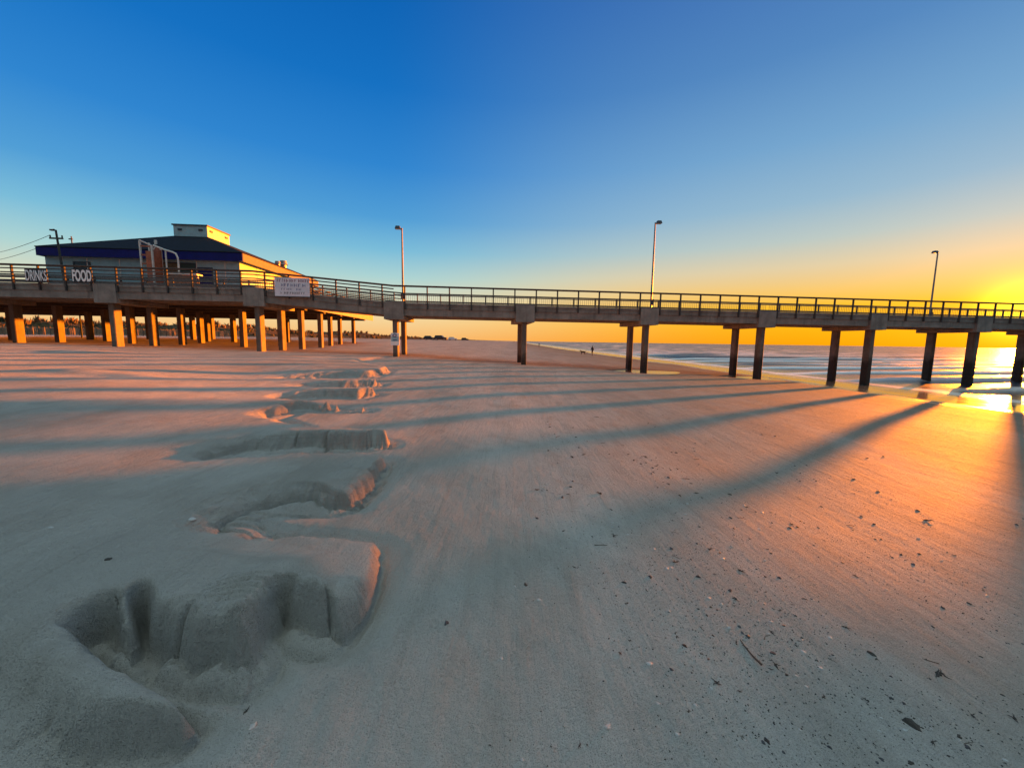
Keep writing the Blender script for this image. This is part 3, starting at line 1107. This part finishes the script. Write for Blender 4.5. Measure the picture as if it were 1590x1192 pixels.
def skin_body(name, nodes, edges, mat, parent=None, sub=2):
    me = bpy.data.meshes.new(name)
    me.from_pydata([n[0] for n in nodes], edges, [])
    o = bpy.data.objects.new(name, me)
    COL.objects.link(o)
    md = o.modifiers.new('skin', 'SKIN')
    md.use_smooth_shade = True
    for i, n in enumerate(nodes):
        r = n[1]
        me.skin_vertices[0].data[i].radius = r if isinstance(r, tuple) else (r, r)
    me.skin_vertices[0].data[0].use_root = True
    s_ = o.modifiers.new('sub', 'SUBSURF')
    s_.levels = s_.render_levels = sub
    me.materials.append(mat)
    if parent: o.parent = parent
    return o


def person(loc, rz, label, h=1.7, stride=.22):
    root = empty('person', loc, rz)
    tag(root, label, 'person')
    k = h / 1.7
    N = [((0, 0, .92), (.15, .11)), ((0, 0, 1.12), (.135, .10)), ((0, .02, 1.34), (.17, .115)), ((0, .02, 1.46), .07), ((0, .035, 1.53), .065),
         ((0, .05, 1.60), (.078, .092)), ((0, .045, 1.67), .06),
         ((.19, .02, 1.38), .055), ((.24, -.05, 1.13), .045), ((.24, .06, .92), .036), ((.235, .09, .84), (.03, .04)),
         ((-.19, .02, 1.38), .055), ((-.24, .03, 1.13), .045), ((-.23, .17, .95), .036), ((-.225, .2, .87), (.03, .04)),
         ((.09, 0, .86), .09), ((.10, stride * .6, .48), .062), ((.10, stride * .9, .09), .045), ((.11, stride * .9 + .15, .03), .035),
         ((-.09, 0, .86), .09), ((-.10, -stride * .2, .47), .062), ((-.10, -stride, .10), .045), ((-.11, -stride + .14, .03), .035)]
    N = [((p[0] * k, p[1] * k, p[2] * k), r) for p, r in N]
    E = [(0, 1), (1, 2), (2, 3), (3, 4), (4, 5), (5, 6), (2, 7), (7, 8), (8, 9), (9, 10), (2, 11), (11, 12), (12, 13), (13, 14),
         (0, 15), (15, 16), (16, 17), (17, 18), (0, 19), (19, 20), (20, 21), (21, 22)]
    skin_body('body', N, E, M_CLOTH, root)
    b = bpy.data.meshes.new('hair')
    bm = bmesh.new()
    bmesh.ops.create_uvsphere(bm, u_segments=12, v_segments=8, radius=.105)
    for v in bm.verts:
        v.co = Vector((v.co.x * .85 * k, v.co.y * k + .03 * k, v.co.z * .75 * k + 1.645 * k))
    bm.to_mesh(b); bm.free()
    b.materials.append(M_HAIR)
    o = bpy.data.objects.new('hair', b); COL.objects.link(o); o.parent = root
    return root


def dog(loc, rz, label):
    root = empty('dog', loc, rz)
    tag(root, label, 'dog')
    N = [((0, 0, .48), (.12, .14)), ((0, .26, .50), (.13, .17)), ((0, .42, .60), .08), ((0, .52, .72), .085), ((0, .66, .70), .045), ((0, -.28, .50), (.11, .12)),
         ((0, -.40, .56), .03), ((0, -.58, .70), .018),
         ((.09, .30, .36), .06), ((.09, .31, .18), .032), ((.09, .33, .02), .03),
         ((-.09, .30, .36), .06), ((-.09, .36, .19), .032), ((-.09, .35, .02), .03),
         ((.09, -.27, .38), .075), ((.09, -.20, .27), .04), ((.09, -.36, .15), .026), ((.09, -.32, .02), .028),
         ((-.09, -.27, .38), .075), ((-.09, -.16, .27), .04), ((-.09, -.30, .15), .026), ((-.09, -.26, .02), .028),
         ((.06, .49, .82), .022), ((-.06, .49, .82), .022)]
    E = [(0, 1), (1, 2), (2, 3), (3, 4), (0, 5), (5, 6), (6, 7), (1, 8), (8, 9), (9, 10), (1, 11), (11, 12), (12, 13),
         (5, 14), (14, 15), (15, 16), (16, 17), (5, 18), (18, 19), (19, 20), (20, 21), (3, 22), (3, 23)]
    skin_body('body', N, E, M_FUR, root)
    return root


def on_ground(px, py):
    z = .8
    for _ in range(12):
        p = at_z(px, py, z)
        z = .5 * z + .5 * gz(p.x, p.y)
    p = at_z(px, py, z)
    return Vector((p.x, p.y, gz(p.x, p.y)))


p = on_ground(919.5, 552.3)
person(p, math.radians(20), 'person in dark clothes walking along the wet sand with a dog', 1.62)
p = on_ground(905.5, 550.6)
dog(p, math.radians(60), 'small dark dog trotting beside the walking person')
p = on_ground(837, 538.6)
person(p, math.radians(200), 'distant person standing at the bright water edge', 1.6, .1)

# ------------------------------------------------------------------ vehicles far up the beach
M_CARDARK = simple('dark_car_paint', (.02, .02, .024), .3, .1, 2, bump=.0)
M_CARWHITE = simple('white_car_paint', (.6, .62, .66), .3, .05, 2, bump=.0)
M_TYRE = simple('tyre_rubber', (.015, .015, .015), .9, .1, 9)
M_RIM = simple('wheel_rim', (.3, .3, .32), .35, .1, 9, metal=.7)


def vehicle(px, py, dist, rz, paint, label, sc=1.0):
    w = at_y(px, py, dist)
    root = empty('parked_car', (w.x, w.y, gz(w.x, w.y)), rz)
    tag(root, label, 'car', 'vehicles parked far up the beach')
    L, Wd = 2.4 * sc, .95 * sc
    prof = [(-L, .35), (-L, .95), (-L * .92, 1.02), (-L * .80, 1.72), (L * .18, 1.76), (L * .42, 1.12), (L * .9, 1.0), (L, .85), (L, .35)]
    bm = bmesh.new()
    va = [bm.verts.new((x, -Wd * (1 if z < 1.2 else .84), z * sc)) for x, z in prof]
    vb = [bm.verts.new((x, Wd * (1 if z < 1.2 else .84), z * sc)) for x, z in prof]
    n = len(prof)
    bm.faces.new(va); bm.faces.new(vb[::-1])
    for i in range(n): bm.faces.new((va[i], va[(i + 1) % n], vb[(i + 1) % n], vb[i]))
    bmesh.ops.recalc_face_normals(bm, faces=bm.faces)
    bmesh.ops.bevel(bm, geom=bm.edges[:], offset=.06, segments=2, affect='EDGES', clamp_overlap=True)
    me = bpy.data.meshes.new('body'); bm.to_mesh(me); bm.free()
    me.materials.append(paint)
    o = bpy.data.objects.new('body', me); COL.objects.link(o); o.parent = root
    for sd in (-1, 1):
        b = MB()
        y = sd * (Wd * .93)
        b.add([(-L * .74 * 1, y, 1.12 * sc), (L * .30, y, 1.12 * sc), (L * .14, y * .96, 1.62 * sc), (-L * .70, y * .96, 1.62 * sc),
               (-L * .74 * 1, y * .9, 1.12 * sc), (L * .30, y * .9, 1.12 * sc), (L * .14, y * .86, 1.62 * sc), (-L * .70, y * .86, 1.62 * sc)],
              [(0, 1, 2, 3), (4, 5, 6, 7), (0, 1, 5, 4), (1, 2, 6, 5), (2, 3, 7, 6), (3, 0, 4, 7)])
        b.build('window', M_GLASS, root)
        for x in (-L * .62, L * .62):
            b = MB(); b.tube([(x, sd * Wd * .8, .36 * sc), (x, sd * Wd * 1.02, .36 * sc)], .36 * sc, 16); wh = b.build('wheel', M_TYRE, root)
            b = MB(); b.tube([(x, sd * Wd * .95, .36 * sc), (x, sd * Wd * 1.03, .36 * sc)], .2 * sc, 12); b.build('rim', M_RIM, wh)
    return root


vehicle(667, 530, 172, math.radians(4), M_CARDARK, 'dark parked vehicle at the left of the pair under the pier', 1.05)
vehicle(684.5, 530, 165, math.radians(-6), M_CARDARK, 'dark parked vehicle at the right of the pair under the pier', 1.15)
vehicle(703, 530, 185, math.radians(8), M_CARWHITE, 'white parked vehicle just right of the two dark ones', .9)
vehicle(722, 529.5, 330, math.radians(5), M_CARDARK, 'smallest dark vehicle, farthest along the beach towards the horizon', 1.3)

# ------------------------------------------------------------------ scrub and fence on the dunes
def blades(name, spots, mat, label, h0, h1, per):
    rg = random.Random(5)
    V, Fc = [], []
    for (x, y, k) in spots:
        z = gz(x, y)
        for _ in range(per):
            a = rg.uniform(0, 6.283)
            r = rg.uniform(0, .55) * k
            bx, by = x + r * math.cos(a), y + r * math.sin(a)
            hh = rg.uniform(h0, h1) * k
            lx, ly = rg.uniform(-.45, .45) * hh, rg.uniform(-.45, .45) * hh
            wd = rg.uniform(.05, .12) * k
            ca, sa_ = math.cos(a + 1), math.sin(a + 1)
            n = len(V)
            V += [(bx - wd * ca, by - wd * sa_, z - .05), (bx + wd * ca, by + wd * sa_, z - .05),
                  (bx + lx * .5 + wd * ca * .8, by + ly * .5 + wd * sa_ * .8, z + hh * .6), (bx + lx * .5 - wd * ca * .8, by + ly * .5 - wd * sa_ * .8, z + hh * .6),
                  (bx + lx, by + ly, z + hh)]
            Fc += [(n, n + 1, n + 2, n + 3), (n + 3, n + 2, n + 4)]
    me = bpy.data.meshes.new(name)
    me.from_pydata(V, [], Fc)
    me.materials.append(mat)
    o = bpy.data.objects.new(name, me)
    COL.objects.link(o)
    tag(o, label, 'plants', kind='stuff')
    return o


M_SCRUB, nt, bs = new_mat('dune_scrub')
q = nt.noise(nt.pos(), .8, 4, .6)
put(nt, bs, Base__Color=nt.mix(nt.ss(q, .35, .65), (.045, .05, .02), (.16, .095, .04)), Roughness=.9)
rg = random.Random(9)
spots = []
while len(spots) < 1500:
    y = rg.uniform(48, 260) if rg.random() < .7 else rg.uniform(48, 90)
    x = rg.uniform(-170, -40)
    if -x / y > 1.6: continue
    if gz(x, y) > 2.9: spots.append((x, y, rg.uniform(.5, 1.1)))
blades('dune_scrub', spots, M_SCRUB, 'brown and olive scrub covering the low dunes behind the beach', .5, 1.1, 26)

# slatted sand fence at the foot of the dunes
fence = None
fx0 = None
pts = []
for px in range(-20, 380, 9):
    for y in np.arange(38, 95, .5):
        d = ray(px, 520)
        x = d.x / d.y * y
        fr = -40 - 1.55 * max(68 - y, 0)
        if x < fr + 2.0:
            pts.append((x, y)); break
if len(pts) > 4:
    fence = empty('sand_fence', (pts[0][0], pts[0][1], gz(*pts[0])))
    tag(fence, 'low slatted sand fence along the foot of the dunes', 'fence')
    o0 = fence.location
    b = MB()
    for (a, c) in zip(pts[:-1], pts[1:]):
        for hgt in (.25, .85):
            b.bar((a[0] - o0.x, a[1] - o0.y, gz(*a) + hgt - o0.z), (c[0] - o0.x, c[1] - o0.y, gz(*c) + hgt - o0.z), .04)
        for k in range(6):
            t = k / 6 + .08
            x, y = a[0] + (c[0] - a[0]) * t, a[1] + (c[1] - a[1]) * t
            b.box(x - o0.x - .035, x - o0.x + .035, y - o0.y - .06, y - o0.y - .03, gz(x, y) + .05 - o0.z, gz(x, y) + 1.0 - o0.z)
    b.build('slats', M_EDGE, fence)
    for q in pts:
        b = MB(); b.tube([(q[0] - o0.x, q[1] - o0.y, gz(*q) - .3 - o0.z), (q[0] - o0.x, q[1] - o0.y, gz(*q) + 1.15 - o0.z)], .05, 6)
        b.build('post', M_DARKWOOD, fence)

# ------------------------------------------------------------------ things the tide left on the sand
M_WEED = simple('dried_seaweed', (.06, .045, .034), .85, .4, 40, bump=.3)
M_SHELL = simple('bleached_shell', (.46, .42, .37), .5, .15, 60, bump=.2)
M_STICK = simple('driftwood', (.09, .065, .045), .85, .3, 30)
M_PEB = simple('dark_pebble', (.05, .045, .045), .6, .3, 40)


def lump(seed, sx, sy, sz, mat, name):
    bm = bmesh.new()
    bmesh.ops.create_icosphere(bm, subdivisions=2, radius=1)
    r_ = random.Random(seed)
    ph = [r_.uniform(0, 6) for _ in range(6)]
    for v in bm.verts:
        c = v.co
        k = 1 + .28 * math.sin(3 * c.x + ph[0]) * math.cos(2.5 * c.y + ph[1]) + .2 * math.sin(5 * c.y + ph[2]) + .12 * math.sin(7 * c.z + ph[3]) + r_.uniform(-.1, .1)
        v.co = Vector((c.x * sx * k, c.y * sy * k, max(c.z, -.35) * sz * k))
    me = bpy.data.meshes.new(name)
    bm.to_mesh(me); bm.free()
    me.materials.append(mat)
    return me


def weed_mesh(seed):
    r_ = random.Random(seed)
    b = MB()
    for k in range(r_.randint(5, 9)):
        a = r_.uniform(0, 6.28)
        l = r_.uniform(.5, 1.3)
        p = Vector((r_.uniform(-.3, .3), r_.uniform(-.3, .3), r_.uniform(.05, .25)))
        pts = [p]
        for j in range(4):
            a += r_.uniform(-.7, .7)
            p = p + Vector((math.cos(a) * l / 4, math.sin(a) * l / 4, r_.uniform(-.12, .12)))
            p.z = max(.03, p.z)
            pts.append(p)
        b.tube(pts, r_.uniform(.07, .16), 5, .02)
    me_o = b.build('seaweed', M_WEED)
    me = me_o.data
    bpy.data.objects.remove(me_o)
    return me


def shell_mesh(seed):
    bm = bmesh.new()
    bmesh.ops.create_uvsphere(bm, u_segments=14, v_segments=8, radius=1)
    r_ = random.Random(seed)
    for v in list(bm.verts):
        c = v.co
        a = math.atan2(c.y, c.x)
        rib = 1 + .07 * math.cos(11 * a)
        v.co = Vector((c.x * rib, c.y * rib * .8 + .15 * c.x * c.x, max(c.z, -.05) * .42))
    me = bpy.data.meshes.new('shell')
    bm.to_mesh(me); bm.free()
    me.materials.append(M_SHELL)
    return me


def twig_mesh(seed):
    r_ = random.Random(seed)
    b = MB()
    b.tube([(-1, 0, .07), (-.4, r_.uniform(-.15, .15), .1), (.3, r_.uniform(-.15, .15), .08), (1, r_.uniform(-.2, .2), .05)], .06, 6, .035)
    b.tube([(.2, 0, .08), (.5, .2, .14)], .04, 5, .015)
    me_o = b.build('twig', M_STICK)
    me = me_o.data
    bpy.data.objects.remove(me_o)
    return me


WEED = [weed_mesh(k) for k in range(6)] + [lump(40 + k, .6, .42, .35, M_WEED, 'seaweed') for k in range(3)]
SHELL = [shell_mesh(k) for k in range(2)] + [lump(60, .8, .6, .5, M_SHELL, 'shell')]
TWIG = [twig_mesh(k) for k in range(3)]
PEB = [lump(70 + k, .8, .6, .5, M_PEB, 'pebble') for k in range(3)]


def drop(name, me, x, y, size, label, cat, group=None, rz=None):
    o = bpy.data.objects.new(name, me)
    COL.objects.link(o)
    o.location = (x, y, gz(x, y) - size * .02)
    o.rotation_euler = (random.uniform(-.15, .15), random.uniform(-.15, .15), random.uniform(0, 6.28) if rz is None else rz)
    if group: size *= min(1.5, .66 + .17 * y)
    o.scale = (size, size, size)
    tag(o, label, cat, group)
    return o


rg = random.Random(21)


def strand(n, spread=1.0):
    out = []
    while len(out) < n:
        y = 1.15 + rg.expovariate(1 / 2.6)
        if y > 13: continue
        x = 1.35 + .24 * (y - 1) + rg.gauss(0, .5 + .2 * y) * spread
        if math.sin(3.1 * x - 1.1 * y) + math.sin(1.7 * y + 2.3 * x + 1) < rg.uniform(-2.0, 1.6): continue
        if x < -.25 + .12 * y or x > 7.5: continue
        out.append((x, y))
    return out


for x, y in strand(285):
    drop('seaweed', rg.choice(WEED), x, y, rg.choice((.007, .008, .010, .012, .014, .017, .023)), 'small dark scrap of dried seaweed strewn over the sand at lower right', 'seaweed', 'seaweed scraps along the tide line')
for x, y in strand(150, 1.25):
    drop('shell', rg.choice(SHELL), x, y, rg.choice((.005, .006, .008, .010, .013)), 'small bleached shell lying among the seaweed scraps at lower right', 'shell', 'shells along the tide line')
for x, y in strand(22):
    drop('twig', rg.choice(TWIG), x, y, rg.choice((.02, .027, .035, .045)), 'thin driftwood twig lying among the seaweed scraps at lower right', 'twig', 'twigs along the tide line')
for x, y in strand(110, 1.2):
    drop('pebble', rg.choice(PEB), x, y, rg.choice((.007, .009, .012, .017)), 'dark rounded pebble lying among the seaweed scraps at lower right', 'pebble', 'pebbles along the tide line')


def at_ground(px, py):
    z = 1.4
    for _ in range(10):
        q = at_z(px, py, z)
        z = .5 * z + .5 * gz(q.x, q.y)
    return q.x, q.y


for (px, py, nm, me, sz, lab, cat) in (
        (168, 869, 'seaweed', WEED[7], .035, 'lone dark scrap of seaweed on the upper sand at the left', 'seaweed'),
        (693, 967, 'pebble', PEB[0], .020, 'lone black pebble on the bare shaded sand below the pier', 'pebble'),
        (298, 806, 'shell', SHELL[0], .030, 'largest white shell lying on the upper sand at the left', 'shell'),
        (79, 819, 'shell', SHELL[1], .018, 'round white shell near the left edge of the upper sand', 'shell'),
        (392, 1128, 'shell', SHELL[2], .018, 'whitish shell on the sand in front of the cut bank', 'shell'),
        (384, 1103, 'seaweed', WEED[2], .022, 'dark seaweed tuft just beyond the whitish shell before the bank', 'seaweed'),
        (837, 931, 'shell', SHELL[1], .014, 'small white shell alone in the middle of the shaded sand', 'shell'),
        (1008, 1030, 'shell', SHELL[0], .016, 'pale shell at the left fringe of the scattered seaweed', 'shell'),
        (944, 1128, 'shell', SHELL[2], .018, 'dark-edged shell nearest the bottom middle of the sand', 'shell'),
        (1441, 808, 'seaweed', WEED[4], .055, 'biggest dark seaweed clump on the brightest orange sand', 'seaweed'),
        (1457, 1046, 'seaweed', WEED[1], .042, 'curled dark seaweed loop on the sand at the right edge', 'seaweed'),
        (1354, 1015, 'seaweed', WEED[8], .030, 'stout dark seaweed lump casting a short shadow at lower right', 'seaweed'),
        (1165, 1012, 'twig', TWIG[0], .085, 'longest dark stick lying slantwise among the scraps', 'twig'),
        (1415, 1124, 'seaweed', WEED[6], .050, 'broad dark seaweed mat near the bottom right corner', 'seaweed'),
        (930, 766, 'seaweed', WEED[3], .05, 'dark seaweed scrap in the shade strip of the nearest pile', 'seaweed')):
    x, y = at_ground(px, py)
    drop(nm, me, x, y, sz, lab, cat)

# crumbs of shell and weed too small to count
V, Fc = [], []
for x, y in strand(5200, 1.3):
    z = gz(x, y)
    r = rg.uniform(.0015, .005)
    n = len(V)
    a = rg.uniform(0, 6.28)
    V += [(x + r * 1.6 * math.cos(a), y + r * 1.6 * math.sin(a), z), (x + r * math.cos(a + 2), y + r * math.sin(a + 2), z), (x + r * math.cos(a + 4), y + r * math.sin(a + 4), z), (x, y, z + r * 1.1)]
    Fc += [(n, n + 1, n + 3), (n + 1, n + 2, n + 3), (n + 2, n, n + 3)]
me = bpy.data.meshes.new('shell_grit')
me.from_pydata(V, [], Fc)
M_GRIT, nt, bs = new_mat('grit')
q = nt.noise(nt.pos(), 60, 2, .5)
put(nt, bs, Base__Color=nt.mix(nt.ss(q, .5, .6), (.06, .045, .035), (.5, .45, .38)), Roughness=.8)
me.materials.append(M_GRIT)
o = bpy.data.objects.new('shell_grit', me)
COL.objects.link(o)
tag(o, 'fine crumbs of shell and weed strewn over the sand', 'grit', kind='stuff')

# ------------------------------------------------------------------ light
sd = bpy.data.lights.new('sun', 'SUN')
so = bpy.data.objects.new('sun', sd)
COL.objects.link(so)
sd.energy = 5.0
sd.angle = math.radians(.85)
sd.color = (1.0, .225, .006)
SUNV = Vector((math.sin(SUN_AZ) * math.cos(SUN_EL), math.cos(SUN_AZ) * math.cos(SUN_EL), math.sin(SUN_EL)))
so.rotation_euler = SUNV.to_track_quat('Z', 'Y').to_euler()
so.location = SUNV * 100

world = bpy.data.worlds.new('World')
SC.world = world
world.use_nodes = True
wt = NT(world.node_tree)
world.node_tree.nodes.clear()
tc = wt.n('ShaderNodeTexCoord')
vn = wt.n('ShaderNodeVectorMath', _operation='NORMALIZE', i0=tc.outputs['Generated'])
sep = wt.n('ShaderNodeSeparateXYZ', Vector=vn.outputs[0])
el = wt.m('MULTIPLY', wt.m('ARCSINE', sep.outputs['Z']), 180 / math.pi)
elp = wt.m('DIVIDE', el, 60.0, clamp=True)
K = 2 ** EXPO


def ramp(stops):
    nd = wt.n('ShaderNodeValToRGB')
    r_ = nd.color_ramp
    r_.interpolation = 'B_SPLINE' if False else 'LINEAR'
    while len(r_.elements) > 1: r_.elements.remove(r_.elements[-1])
    for i, (d, c) in enumerate(stops):
        e_ = r_.elements[0] if i == 0 else r_.elements.new(d / 60)
        e_.position = d / 60
        e_.color = (*[q / K for q in lin(*c)], 1)
    wt.t.links.new(elp, nd.inputs[0])
    return nd.outputs[0]


cool = ramp([(0, (248, 186, 112)), (2.5, (246, 210, 150)), (5, (224, 220, 188)), (8.5, (172, 211, 211)), (12, (122, 188, 217)), (16, (80, 158, 214)),
             (22, (46, 133, 208)), (30, (18, 112, 194)), (38, (8, 98, 180)), (60, (40, 95, 165))])
warm = ramp([(0, (255, 160, 0)), (2.5, (255, 182, 0)), (4.5, (255, 190, 35)), (6.5, (246, 200, 112)), (9, (226, 206, 165)), (12, (186, 200, 196)), (16, (148, 184, 207)),
             (22, (116, 165, 206)), (30, (84, 136, 192)), (38, (66, 116, 182)), (60, (55, 100, 168))])
hx = wt.m('DIVIDE', sep.outputs['X'], wt.m('SQRT', wt.m('ADD', wt.m('ADD', wt.m('MULTIPLY', sep.outputs['X'], sep.outputs['X']), wt.m('MULTIPLY', sep.outputs['Y'], sep.outputs['Y'])), 1e-6)))
hy = wt.m('DIVIDE', sep.outputs['Y'], wt.m('SQRT', wt.m('ADD', wt.m('ADD', wt.m('MULTIPLY', sep.outputs['X'], sep.outputs['X']), wt.m('MULTIPLY', sep.outputs['Y'], sep.outputs['Y'])), 1e-6)))
cosd = wt.m('ADD', wt.m('MULTIPLY', hx, math.sin(SUN_AZ)), wt.m('MULTIPLY', hy, math.cos(SUN_AZ)))
sky = wt.mix(wt.ss(cosd, .32, 1.0), cool, warm)
# unseen sky: dull behind the viewer, brightened overhead to fill the shaded sand
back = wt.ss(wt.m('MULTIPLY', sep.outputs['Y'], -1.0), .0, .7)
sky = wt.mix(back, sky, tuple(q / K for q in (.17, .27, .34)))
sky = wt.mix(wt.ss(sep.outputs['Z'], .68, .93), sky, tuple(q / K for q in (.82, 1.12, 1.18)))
# glow round the low sun
dt = wt.n('ShaderNodeVectorMath', _operation='DOT_PRODUCT', i0=vn.outputs[0], i1=tuple(SUNV))
ga = wt.m('MULTIPLY', wt.m('ARCCOSINE', wt.m('MINIMUM', dt.outputs['Value'], .999999)), 180 / math.pi)
g1 = wt.m('EXPONENT', wt.m('MULTIPLY', wt.m('POWER', wt.m('DIVIDE', ga, 7.0), 1.6), -1.0))
g2 = wt.m('EXPONENT', wt.m('MULTIPLY', wt.m('POWER', wt.m('DIVIDE', ga, 2.2), 2.0), -1.0))
glow = wt.mix(1.0, sky, wt.mix(g1, (0, 0, 0), tuple(q / K for q in (.36, .09, .0))), 'ADD')
glow = wt.mix(1.0, glow, wt.mix(g2, (0, 0, 0), tuple(q / K for q in (1.6, 1.1, .05))), 'ADD')
st = wt.n('ShaderNodeTexSky')
st.sky_type = 'NISHITA'
st.sun_disc = False
st.sun_elevation = SUN_EL
st.sun_rotation = SUN_AZ
WS = .1
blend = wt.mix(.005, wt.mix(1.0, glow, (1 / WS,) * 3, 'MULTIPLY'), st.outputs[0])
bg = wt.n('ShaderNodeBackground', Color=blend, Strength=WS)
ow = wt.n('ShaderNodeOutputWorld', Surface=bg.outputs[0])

vs = SC.view_settings
SC.display_settings.display_device = 'sRGB'
vs.view_transform = 'Standard'
vs.look = 'None'
vs.exposure = EXPO
vs.gamma = 1
vs.use_curve_mapping = False
